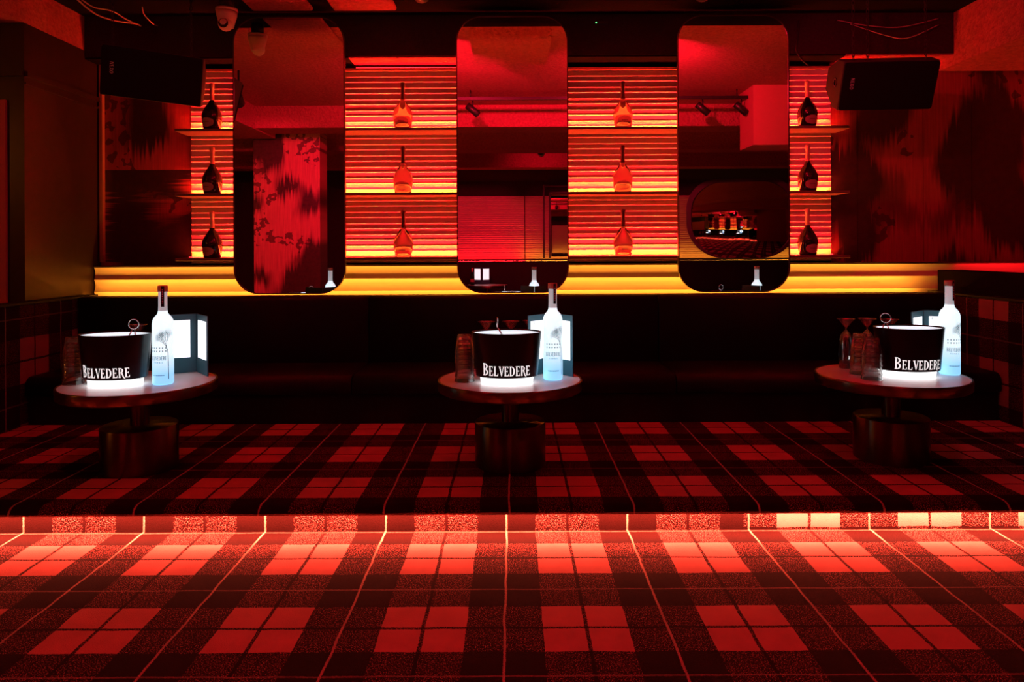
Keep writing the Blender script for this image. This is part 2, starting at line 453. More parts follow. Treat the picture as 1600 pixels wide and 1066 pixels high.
# ------------------------------------------------------------------ lettering (own serif capitals, drawn as polygons)
def ring(cx, cy, ro, so, ri, si, a0, a1, n=10):
    out = []
    for k in range(n):
        a = R(a0 + (a1 - a0) * k / n); b = R(a0 + (a1 - a0) * (k + 1) / n)
        out.append([(cx + ro * math.cos(a), cy + so * math.sin(a)), (cx + ro * math.cos(b), cy + so * math.sin(b)),
                    (cx + ri * math.cos(b), cy + si * math.sin(b)), (cx + ri * math.cos(a), cy + si * math.sin(a))])
    return out
def bx2(x0, x1, y0, y1): return [(x0, y0), (x1, y0), (x1, y1), (x0, y1)]
def stem(x, t=0.17): return [bx2(x, x + t, 0, 1), bx2(x - 0.06, x + t + 0.05, 0, 0.05), bx2(x - 0.06, x + t + 0.05, 0.95, 1)]
def glyph(c):
    if c == 'B': return stem(0.08) + ring(0.22, 0.75, 0.36, 0.25, 0.20, 0.19, -90, 90) + ring(0.22, 0.27, 0.42, 0.27, 0.24, 0.21, -90, 90), 0.72
    if c == 'E': return stem(0.08) + [bx2(0.25, 0.56, 0.93, 1), bx2(0.25, 0.46, 0.47, 0.54), bx2(0.25, 0.60, 0, 0.07), [(0.52, 0.80), (0.56, 0.80), (0.58, 1), (0.48, 1)], [(0.50, 0), (0.60, 0), (0.63, 0.24), (0.58, 0.24)], bx2(0.43, 0.47, 0.4, 0.61)], 0.70
    if c == 'L': return stem(0.08) + [bx2(0.25, 0.58, 0, 0.07), [(0.48, 0), (0.58, 0), (0.62, 0.26), (0.57, 0.26)]], 0.66
    if c == 'V': return [[(0.05, 1), (0.24, 1), (0.46, 0.02), (0.36, 0)], [(0.36, 0), (0.44, 0), (0.70, 1), (0.62, 1)], bx2(0, 0.30, 0.95, 1), bx2(0.54, 0.78, 0.95, 1)], 0.74
    if c == 'D': return stem(0.08) + ring(0.24, 0.5, 0.50, 0.5, 0.31, 0.43, -90, 90, 14), 0.82
    if c == 'R': return stem(0.08) + ring(0.22, 0.73, 0.40, 0.27, 0.22, 0.20, -90, 90) + [[(0.34, 0.5), (0.50, 0.52), (0.70, 0.04), (0.58, -0.02)], [(0.58, -0.02), (0.70, 0.04), (0.86, -0.10), (0.80, -0.14)]], 0.76
    if c == 'O': return ring(0.42, 0.5, 0.40, 0.5, 0.23, 0.44, 0, 360, 22), 0.86
    if c == 'K': return stem(0.08) + [[(0.25, 0.42), (0.33, 0.42), (0.66, 1), (0.56, 1)], [(0.32, 0.52), (0.44, 0.62), (0.74, 0), (0.56, 0)]], 0.78
    if c == 'A': return [[(0.04, 0), (0.12, 0), (0.40, 1), (0.34, 1)], [(0.34, 1), (0.42, 1), (0.74, 0), (0.56, 0)], bx2(0.18, 0.56, 0.3, 0.37), bx2(-0.02, 0.2, 0, 0.05), bx2(0.48, 0.8, 0, 0.05)], 0.80
    if c == 'N': return [bx2(0.08, 0.17, 0, 1), bx2(0.6, 0.69, 0, 1), [(0.08, 1), (0.24, 1), (0.69, 0), (0.53, 0)]], 0.78
    if c == 'X': return [[(0.02, 0), (0.14, 0), (0.66, 1), (0.54, 1)], [(0.02, 1), (0.16, 1), (0.68, 0), (0.54, 0)]], 0.72
    return [], 0.4
def text_polys(txt, h, first=1.0, space=0.04, cond=1.0):
    x = 0; out = []
    for i, c in enumerate(txt):
        k = h * (first if i == 0 else 1.0)
        polys, adv = glyph(c)
        for p in polys: out.append([(x + a * k * cond, b * k) for a, b in p])
        x += (adv + space) * k * cond
    return [[(a - x / 2, b) for a, b in p] for p in out], x
def text_mesh(name, mat, polys, fn, parent):
    mb = MB()
    for p in polys: mb.add([fn(a, b) for a, b in p], [tuple(range(len(p)))])
    return mb.build(name, mat, parent, fix=False)

# ================================================================== THE ROOM
PZ = 0.16                                    # platform height
YR, YN = 3.418, 3.295                        # riser plane, nosing front
YW = 5.96                                    # back wall behind the fluted panels
ZC = 3.24                                    # ceiling

def plane_uv(p): return (p[0], p[1])
struct(MB().quad((-7, -4.7, 0), (7, -4.7, 0), (7, YR, 0), (-7, YR, 0)).build('floor', M['carpet_floor'], uv=plane_uv, fix=False), 'red and black tartan carpet of the lower floor')

# platform with bullnose carpet edge
prof = [(YW, PZ), (YN + 0.05, PZ)]
for k in range(1, 7):
    a = R(90 * k / 6); prof.append((YN + 0.05 - 0.05 * math.sin(a), PZ - 0.04 + 0.04 * math.cos(a)))
prof += [(YN + 0.008, PZ - 0.043), (YR, PZ - 0.043)]
acc = [YW]
for i in range(1, len(prof)):
    acc.append(acc[-1] - math.dist(prof[i], prof[i - 1]))
mb = MB(); n = len(prof)
mb.add([(-4.25, y, z) for y, z in prof] + [(4.25, y, z) for y, z in prof], [(i, i + 1, n + i + 1, n + i) for i in range(n - 1)], True)
vmap = {(round(y, 5), round(z, 5)): a for (y, z), a in zip(prof, acc)}
def puv(co):
    k = min(vmap, key=lambda q: abs(q[0] - co.y) + abs(q[1] - co.z)); return (co.x, vmap[k])
plat = struct(mb.build('platform', M['carpet_platform'], uv=puv, fix=False), 'raised tartan carpet platform with rounded step edge')
XS = (1160 - 801) * YR / F
for x0, x1, mt in ((-4.25, XS, 'carpet_floor'), (XS, 4.25, 'carpet_riser_b')):
    r = MB().quad((x0, YR, 0), (x1, YR, 0), (x1, YR, PZ - 0.03), (x0, YR, PZ - 0.03)).build('riser', M[mt], plat, uv=lambda c: (c.x, YR + c.z), fix=False)
# led tape under the nosing
t = thing('step_led_strip', 'red led tape tucked under the carpeted step edge', 'led strip', (0, 3.365, PZ - 0.043))
MB().box(-4.2, 4.2, -0.012, 0.012, -0.006, -0.0005).build('channel', M['channel'], t)
MB().quad((-4.2, -0.008, -0.0075), (4.2, -0.008, -0.0075), (4.2, 0.008, -0.0075), (-4.2, 0.008, -0.0075)).build('led_tape', M['led_step'], t)

# ceiling and walls
struct(MB().quad((-7, -4.7, ZC), (7, -4.7, ZC), (7, YW, ZC), (-7, YW, ZC)).build('ceiling', M['concrete'], fix=False), 'sprayed concrete ceiling')
struct(MB().box(-3.4, 4.25, YW, YW + 0.1, 0, ZC).build('wall_back', M['black_and_shade']), 'dark wall behind fluted panels and murals')
xl = -2.64
wz = lambda c: (c.x, c.z)
ml = struct(MB().box(-3.4, xl, 5.94, YW, 1.2, 2.9).build('wall_mural_left', M['mural_left'], uv=wz), 'dark red streaked ikat mural next to the bronze wall')
mr = struct(MB().box(2.62, 4.25, 5.94, YW, 1.2, 2.9).build('wall_mural_right', M['mural_right'], uv=wz), 'dark red streaked ikat mural above the dark ledge')
# mural joints (wallpaper drops)
for px in (1340, 1443, 1519):
    X = (px - 801) * 5.94 / F
    MB().box(X - 0.001, X + 0.001, 5.9385, 5.941, 1.22, 2.85).build('seam', M['black_and_shade'], mr)
MB().box(-3.385, -3.36, 5.90, 5.94, 1.24, 2.9).build('trim_1', M['trim'])
struct(bpy.data.objects['trim_1'], 'thin brass trim down the edge of the mural next to the bronze wall')

lw = struct(MB().box(-3.5, -3.4, 5.02, YW, 0, 2.93).build('wall_left', M['bronze_wall']), 'dark bronze panelled side wall')
MB().box(-3.4, -3.375, 5.02, 5.93, 2.555, 2.59).build('moulding', M['bronze_wall'], lw)
MB().box(-3.4, -3.385, 5.02, 5.93, 2.50, 2.515).build('moulding', M['bronze_wall'], lw)
fw = struct(MB().box(-7, -3.5, 5.02, 5.12, 0, 2.93).build('wall_left_return', M['bronze_wall']), 'dark bronze wall facing the room')
MB().box(-7, -3.4, 4.995, 5.02, 2.555, 2.59).build('moulding', M['bronze_wall'], fw)
MB().box(-7, -3.52, 5.0, 5.02, 0.9, 2.39).build('red_panel', M['plaster'], fw)
struct(MB().box(4.25, 4.35, 3.2, YW, 0, ZC).build('wall_right', M['plaster']), 'plain plaster side wall')
struct(MB().box(4.35, 7, 3.2, 3.3, 0, ZC).build('wall_right_return', M['plaster']), 'plain plaster wall facing the room behind')
struct(MB().box(-7.1, -7, -4.8, 5.02, 0, ZC).build('wall_far_left', M['plaster']), 'plain plaster wall of the far side')
struct(MB().box(7, 7.1, -4.8, 3.3, 0, ZC).build('wall_far_right', M['plaster']), 'plain plaster wall of the far side behind the round mirror')
struct(MB().box(-7, 7, -4.8, -4.7, 0, ZC).build('wall_rear', M['concrete_dark']), 'dark wall opposite the mirrors')

# beams
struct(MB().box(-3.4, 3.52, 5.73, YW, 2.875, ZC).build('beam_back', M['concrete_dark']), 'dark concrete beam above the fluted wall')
for x0, x1, mt, lb in ((-3.4, -1.3, 'black_and_shade', 'shade-coloured underside of the beam above the mirror nearest the bronze wall'), (-1.3, -0.42, 'concrete', 'rough lit underside of the beam between two mirrors'),
                       (-0.42, 2.66, 'black_and_shade', 'shade-coloured underside of the beam from the centre mirror to the dark ledge side'), (2.66, 3.52, 'concrete', 'rough lit underside of the beam above the speaker by the dark ledge')):
    struct(MB().box(x0, x1, 5.735, YW, 2.862, 2.876).build('beam_soffit', M[mt]), lb)  # dark colour where the underside stays unlit, bright concrete where lit
struct(MB().box(-7, -3.4, 0.9, YW, 2.93, ZC).build('beam_left', M['concrete']), 'sprayed concrete beam above the bronze wall')
struct(MB().box(3.52, 4.25, 1.5, YW, 2.785, ZC).build('beam_right', M['concrete']), 'sprayed concrete beam above the dark ledge')
for i, (y0, y1, z0) in enumerate(((1.2, 1.7, 2.95), (-0.6, -0.2, 2.9), (-2.6, -2.2, 2.85))):
    struct(MB().box(-7, 7, y0, y1, z0, ZC).build('beam_cross', M['concrete']), 'sprayed concrete cross beam')
struct(MB().box(2.83, 4.25, 2.3, 2.8, 2.54, ZC).build('bulkhead', M['plaster']), 'painted bulkhead box below the ceiling')
struct(MB().box(-3.4, 3.52, 5.2, 5.73, 3.2, ZC).build('ceiling_shade_strip', M['black_and_shade']), 'strip of ceiling in front of the beam, coloured black for shade')  # black colour stands in for the shade on this stretch of ceiling
# trays in the ceiling near the wall
for i, (x0, x1, y0, y1) in enumerate(((-1.98, -1.52, 4.7, 5.52), (-1.36, -0.88, 4.7, 5.52), (-0.36, 0.34, 4.25, 5.15))):
    tr = MB().box(x0, x1, y0, y1, 3.165 if y1 > 5.2 else 3.12, 3.2 if y1 > 5.2 else ZC).build('ceiling_panel', M['concrete'], bevel=0.012)
    struct(tr, 'rough sprayed panel fixed under the ceiling')

# ================================================================== FLUTED WALL
def flute_strip(x0, x1, y, z0, h, d1, d2, split=0.57, hollow=False):
    """one strip of the cladding; y = ridge plane, hollows go back. hollow: one wide scooped flute,
    otherwise two ribs, each a bevelled lower lip that curves back above"""
    pts = []
    if hollow:
        for k in range(13):
            t = k / 12
            pts.append((y + d1 * (1 - (2 * t - 1) ** 2), z0 + h * t))
    else:
        a = h * (1 - split)
        for (b0, b, dd) in ((0, a, d2), (a, h - a, d1)):
            for t, q in ((0.0, 1.0), (0.13, 0.0), (0.16, 0.3), (0.23, 0.68), (0.34, 0.9), (0.5, 0.98), (0.75, 1.0), (0.99, 1.0)):
                pts.append((y + dd * q, z0 + b0 + b * t))
        pts.append((y + d2, z0 + h))
    yb = y + max(d1, d2) + 0.008
    poly = pts + [(yb, z0 + h), (yb, z0)]
    return MB().prism(poly, x0, x1, 'x')

panel = thing('fluted_panel', 'tall horizontally fluted wall panel glowing red between the mirrors', 'wall panel', (0, 5.915, 1.25))
ph = 0.0926; X0, X1 = -2.64, 2.62
base_z = 1.225
proto = None
for k in range(17):
    if proto is None:
        proto = flute_strip(X0, X1, 0, 0, ph, 0.0115, 0.008).build('fluted_strip', M['flute'], panel)
        o = proto
    else:
        o = proto.copy(); COL.objects.link(o); o.parent = panel
    o.location = (0, 0, base_z + k * ph - 1.25)
top_z = base_z + 17 * ph
MB().box(X0, X1, -0.02, 0.03, top_z - 1.25, top_z - 1.25 + 0.02).build('top_rail', M['trim'], panel)

skirt = thing('fluted_skirting', 'low fluted gold skirting glowing amber above the banquette', 'wall panel', (0, 5.82, 0.9))
sh = 0.1
proto = None
for k in range(3):
    if proto is None:
        proto = flute_strip(-3.385, 4.24, 0, 0, sh, 0.02, 0.02, hollow=True).build('fluted_strip', M['flute_skirt'], skirt); o = proto
    else:
        o = proto.copy(); COL.objects.link(o); o.parent = skirt
    o.location = (0, 0, 1.2 - 0.9 - (k + 1) * sh)
MB().box(-3.385, 4.24, -0.01, 0.12, 0.301, 0.312).build('cap_ledge', M['bronze'], skirt)

# shelves with led tape
SZ = [CZ - 0.067, CZ + 0.443, CZ + 0.954]
ordn = ['lowest', 'middle', 'top']
for i, z in enumerate(SZ):
    t = thing('bottle_shelf', f'long thin {ordn[i]} shelf across the glowing fluted wall', 'shelf', (0, 5.66, z), group=None)
    MB().box(-2.655, 2.655, 0.0, 0.245, -0.022, 0.0).build('board', M['shelf'], t, bevel=0.003)
    t2 = thing('shelf_led_strip', f'red led tape along the back of the {ordn[i]} shelf', 'led strip', (0, 5.855, z))
    MB().box(-2.63, 2.61, -0.012, 0.012, 0.0005, 0.006).build('channel', M['channel'], t2)
    MB().quad((-2.63, -0.008, 0.0075), (2.61, -0.008, 0.0075), (2.61, 0.008, 0.0075), (-2.63, 0.008, 0.0075)).build('led_tape', M['led_red'], t2)
    MB().box(-2.63, 2.61, 0.036, 0.046, 0.0005, 0.003).build('channel', M['channel'], t2)
    MB().quad((-2.63, 0.038, 0.0045), (2.61, 0.038, 0.0045), (2.61, 0.043, 0.0045), (-2.63, 0.043, 0.0045)).build('added_gold_tape', M['added_gold_led'], t2)  # added tape that yellows the rib lips and bottom bands
# tape on top of the panel, lighting the underside of the beam
for x0, x1, lb in ((-1.28, -0.43, 'red led tape on the panel top rail beside the centre mirror'), (2.66, 3.45, 'red led tape above the mural over the dark ledge')):
    z = top_z + 0.022
    t = thing('top_led_strip', lb, 'led strip', (0, 5.92, z))
    MB().box(x0, x1, -0.012, 0.012, 0, 0.006).build('channel', M['channel'], t)
    MB().quad((x0, -0.008, 0.0075), (x1, -0.008, 0.0075), (x1, 0.008, 0.0075), (x0, 0.008, 0.0075)).build('led_tape', M['led_top'], t)
# amber tape behind the banquette
t = thing('skirting_led_strip', 'amber led tape hidden behind the banquette back', 'led strip', (0, 5.74, 0.93))
MB().box(-3.36, 3.25, -0.012, 0.012, -0.006, 0).build('channel', M['channel'], t)
MB().quad((-3.36, -0.008, 0.0015), (3.25, -0.008, 0.0015), (3.25, 0.008, 0.0015), (-3.36, 0.008, 0.0015)).build('led_tape', M['led_amber'], t)

t = thing('skirting_led_strip', 'short red led tape behind the dark ledge partition', 'led strip', (0, 5.72, 0.95))
MB().box(3.65, 4.22, -0.012, 0.012, -0.006, 0).build('channel', M['channel'], t)
MB().quad((3.65, -0.008, 0.0015), (4.22, -0.008, 0.0015), (4.22, 0.008, 0.0015), (3.65, 0.008, 0.0015)).build('led_tape', M['led_top'], t)

# ================================================================== MIRRORS
YM = 5.62
mw, mh = 0.872, 2.165
mzc = 0.99 + mh / 2
for cx, lb in ((452.5, 'tall rounded wall mirror nearest the bronze wall, reflecting a red mural column'),
               (801.5, 'tall rounded wall mirror in the centre, between two lit bottle bays'),
               (1147, 'tall rounded wall mirror nearest the dark ledge, reflecting a round mirror')):
    X = (cx - 801) * YM / F
    t = thing('wall_mirror', lb, 'mirror', (X, YM, 0.99))
    out = rrect(mw, mh, 0.2, 12); inn = rrect(mw - 0.016, mh - 0.016, 0.192, 12)
    g = MB().prism([(a, b + mh / 2) for a, b in inn], 0.0, 0.02, 'y').build('glass', M['mirror'], t)
    fr = MB(); n = len(out)
    for y0, y1 in ((-0.006, 0.03),):
        vs = [(a, y, b + mh / 2) for y in (y0, y1) for a, b in out] + [(a, y, b + mh / 2) for y in (y0, y1) for a, b in inn]
        fs = []
        for i in range(n):
            j = (i + 1) % n
            fs += [(i, j, n + j, n + i), (2 * n + i, 3 * n + i, 3 * n + j, 2 * n + j), (i, 2 * n + i, 2 * n + j, j), (n + i, n + j, 3 * n + j, 3 * n + i)]
        fr.add(vs, fs)
    fr.build('frame', M['mirror_edge'], t)

# ================================================================== BANQUETTE
def rbox_profile(y0, y1, z0, z1, rf, rt):
    """cross-section (y,z): front top edge rounded"""
    pts = [(y1, z0), (y0 + 0.01, z0), (y0, z0 + 0.01)]
    for k in range(9):
        a = R(180 - 90 * k / 8); pts.append((y0 + rf + rf * math.cos(a), z1 - rf + rf * math.sin(a)))
    for k in range(5):
        a = R(90 - 90 * k / 4); pts.append((y1 - rt + rt * math.cos(a), z1 - rt + rt * math.sin(a)))
    return pts
bq = thing('banquette', 'long black leather banquette along the back wall', 'sofa', (0, 5.2, PZ))
def rel(pts): return [(a - 5.2, b - PZ) for a, b in pts]
xs_b = [-3.28, -1.085, 1.095, 3.28]
for i in range(3):
    g = 0.004
    MB().prism(rel(rbox_profile(4.83, 5.5, 0.36, 0.485, 0.06, 0.02)), xs_b[i] + g, xs_b[i + 1] - g, 'x', True).build('seat_cushion', M['leather'], bq, bevel=0)
    MB().prism(rel(rbox_profile(5.42, 5.60, 0.40, 0.985, 0.035, 0.01)), xs_b[i] + g, xs_b[i + 1] - g, 'x', True).build('back_cushion', M['leather'], bq)
MB().box(-3.28, 3.28, 4.87 - 5.2, 5.6 - 5.2, 0.0, 0.205).build('base', M['leather'], bq)
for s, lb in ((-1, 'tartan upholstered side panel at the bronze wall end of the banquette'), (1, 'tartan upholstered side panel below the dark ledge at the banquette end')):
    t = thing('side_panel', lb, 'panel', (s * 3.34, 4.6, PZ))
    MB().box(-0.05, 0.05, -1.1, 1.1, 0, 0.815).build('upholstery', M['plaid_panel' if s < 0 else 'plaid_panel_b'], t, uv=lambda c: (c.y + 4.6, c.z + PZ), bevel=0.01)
    MB().box(-0.056, 0.056, -1.1, 1.1, 0.815, 0.83).build('cap', M['leather'], t)
t = tag(MB().box(3.42, 3.62, 3.5, 5.80, PZ, 1.15).build('ledge_partition', M['black_and_shade'], bevel=0.006), 'dark low partition wall with flat ledge behind the tartan panel', 'partition')

# ================================================================== BOTTLES ON THE SHELVES
BH = 0.376
def champagne(kind, name, label, group):
    t = thing(name, label, 'bottle', group=group)
    pr = [(0.150, 0.0), (0.165, 0.006), (0.178, 0.05), (0.190, 0.12), (0.200, 0.2), (0.207, 0.27), (0.206, 0.31), (0.196, 0.36), (0.172, 0.42), (0.138, 0.48), (0.100, 0.54), (0.070, 0.585), (0.052, 0.62), (0.046, 0.66), (0.042, 0.9), (0.050, 0.905), (0.050, 0.93), (0.04, 0.94), (0.04, 0.985)]
    pr = [(r * BH, z * BH) for r, z in pr]
    body = MB().lathe(pr, 40).build('body', M['dark_glass'] if kind == 'dark' else M['clear_glass'], t)
    fp = [(0.050, 0.63), (0.0475, 0.66), (0.0445, 0.88), (0.0545, 0.895), (0.0555, 0.95), (0.050, 0.985), (0.03, 1.0)]
    MB().lathe([(r * BH, z * BH) for r, z in fp], 28, cap0=False).build('foil', M['foil'] if kind == 'dark' else M['foil_dark'], t)
    ring_ = [(0.056, 0.60), (0.060, 0.61), (0.056, 0.625)]
    if kind != 'dark': MB().lathe([(r * BH, z * BH) for r, z in ring_], 28, cap0=False, cap1=False).build('neck_ring', M['foil'], t)
    # oval label bent to the body, facing the room
    def rad(z):
        for (r0, a), (r1, b) in zip(pr, pr[1:]):
            if a <= z <= b: return r0 + (r1 - r0) * (z - a) / (b - a)
        return pr[0][0]
    mb = MB(); N = 24; hw, z0, z1 = 0.80, 0.05 * BH, 0.235 * BH
    rows = 8; vs = []; fs = []
    for i in range(rows + 1):
        tt = i / rows; z = z0 + (z1 - z0) * tt
        w_ = hw * (1 - abs(2 * tt - 1) ** 3) ** 0.5 if 0 < tt < 1 else 0.25 * hw
        for k in range(N + 1):
            a = -math.pi / 2 + w_ * (2 * k / N - 1)
            r = rad(z) + 0.0012
            vs.append((r * math.cos(a), r * math.sin(a), z))
    for i in range(rows):
        for k in range(N):
            q = i * (N + 1) + k; fs.append((q, q + 1, q + N + 2, q + N + 1))
    mb.add(vs, fs, True)
    lab = mb.build('label', M['label'] if kind == 'dark' else M['clear_label'], t)
    mb = MB()                                   # a line of small print
    for k in range(9):
        a0 = -math.pi / 2 - 0.34 + 0.076 * k; a1 = a0 + 0.055; z = 0.14 * BH; r = rad(z) + 0.002
        mb.quad((r * math.cos(a0), r * math.sin(a0), z), (r * math.cos(a1), r * math.sin(a1), z), (r * math.cos(a1), r * math.sin(a1), z + 0.007), (r * math.cos(a0), r * math.sin(a0), z + 0.007))
    mb.build('label_print', M['ink'] if kind != 'dark' else M['foil_dark'], lab)
    return t
YB = 5.75
protos = {}
for px, kind, side in ((332, 'dark', 'the bronze wall'), (631, 'clear', 'the bronze wall'), (974, 'clear', 'the dark ledge'), (1262, 'dark', 'the dark ledge')):
    for i, z in enumerate(SZ):
        X = (px - 801) * YB / F + random.uniform(-0.004, 0.004)
        nm = 'dark_champagne_bottle' if kind == 'dark' else 'clear_champagne_bottle'
        if kind == 'dark':
            lb = f'dark champagne bottle with copper foil neck at the {ordn[i]} shelf end towards {side}'
        else:
            lb = f'clear champagne bottle with dark neck in the {ordn[i]} shelf bay towards {side}'
        gp = 'champagne bottles on the lit shelves'
        if kind not in protos:
            protos[kind] = champagne(kind, nm, lb, gp); o = protos[kind]
            o.location = (X, YB, z)
        else:
            o = copy_thing(protos[kind], (X, YB, z), 0, lb, gp)
        o.rotation_euler.z = R(random.uniform(-6, 6)) + (R(14) if px == 1262 else R(-12) if px == 332 else 0)

# ================================================================== TABLES
TH = 0.465
TZ = PZ + TH
def make_table(label, loc):
    t = thing('cocktail_table', label, 'table', loc, group='round bronze cocktail tables')
    MB().lathe([(0.385, TH - 0.058), (0.393, TH - 0.052), (0.395, TH - 0.006), (0.393, TH), (0.383, TH), (0.383, TH - 0.004)], 96).build('rim', M['bronze'], t)
    MB().lathe([(0.384, TH - 0.02), (0.384, TH - 0.0012)], 96).build('table_top', M['table_top'], t)
    MB().lathe([(0.047, 0.235), (0.047, TH - 0.058)], 40, cap0=False, cap1=False).build('column', M['bronze'], t)
    MB().lathe([(0.190, 0.0), (0.193, 0.004), (0.193, 0.231), (0.189, 0.235), (0.05, 0.235)], 72).build('base', M['bronze'], t)
    return t
TABLES = [(-2.027, 3.905), (-0.018, 3.95), (2.108, 4.022)]
tname = ['the table next to the bronze wall', 'the middle table', 'the table next to the dark ledge']
table0 = make_table('round bronze pedestal table at the bronze wall end, carrying one stack of tumblers', (*TABLES[0], PZ))
copy_thing(table0, (*TABLES[1], PZ), 0, 'round bronze pedestal table in the middle, in front of the centre mirror')
copy_thing(table0, (*TABLES[2], PZ), 0, 'round bronze pedestal table by the dark ledge, carrying two stacks of tumblers')

# ---- oval bucket with glowing foot
A0, B0 = 0.185, 0.130                        # rim half-axes
def make_bucket(label, loc):
    t = thing('ice_bucket', label, 'bucket', loc, group='black oval ice buckets')
    k = B0 / A0
    foot = 0.042; H = 0.272
    MB().lathe([(0.132, 0.0), (0.138, 0.004), (0.143, foot)], 64, sy=k).build('lit_foot', M['lit_base'], t)
    MB().lathe([(0.150, foot), (0.162, foot - 0.002), (0.164, foot + 0.004), (0.185, H - 0.006), (0.186, H), (0.181, H), (0.180, H - 0.006), (0.155, foot + 0.01)], 80, sy=k, cap0=True).build('shell', M['bucket'], t)
    MB().lathe([(0.1565, foot + 0.012), (0.1785, H - 0.008)], 64, sy=k, cap0=True, cap1=False).build('liner', M['liner'], t)
    MB().lathe([(0.170, H - 0.03), (0.170, H - 0.028)], 64, sy=k).build('liner_tray', M['liner'], t)
    def surf(s, z):
        r = 0.164 + (0.185 - 0.164) * (z - foot) / (H - foot)
        a, b = r + 0.0015, r * k + 0.0015
        x, step = 0.0, 0.002; acc_ = 0.0; sg = 1 if s >= 0 else -1
        while acc_ < abs(s) and x < a * 0.99:
            dy = (b * x / (a * a)) / math.sqrt(max(1e-6, 1 - (x / a) ** 2))
            acc_ += step * math.sqrt(1 + dy * dy); x += step
        x -= max(0, acc_ - abs(s))
        return (sg * x, -b * math.sqrt(max(0, 1 - (x / a) ** 2)) - 0.0008, z)
    polys, wd = text_polys('BELVEDERE', 0.050, first=1.28, space=0.02, cond=0.78)
    text_mesh('lettering', M['letters'], polys, lambda a, b: surf(a * 0.262 / wd, foot + 0.012 + b), t)
    return t
def make_tongs(label, loc, rz):
    t = tag(link(bpy.data.objects.new('ice_tongs', None)), label, 'tongs', 'steel ice tongs standing in the buckets')
    t.location = loc; t.rotation_euler = (0, 0, rz)
    loop = [(0.026 * math.cos(a), 0, 0.026 * math.sin(a)) for a in [2 * math.pi * k / 28 for k in range(28)]]
    MB().tube(loop, 0.0028, 8, True).build('ring_handle', M['steel'], t)
    for s in (-1, 1):
        MB().tube([(s * 0.004, 0, -0.027), (s * 0.016, -0.02, -0.06), (s * 0.012, -0.03, -0.075)], 0.003, 8).build('arm', M['steel'], t)
    return t

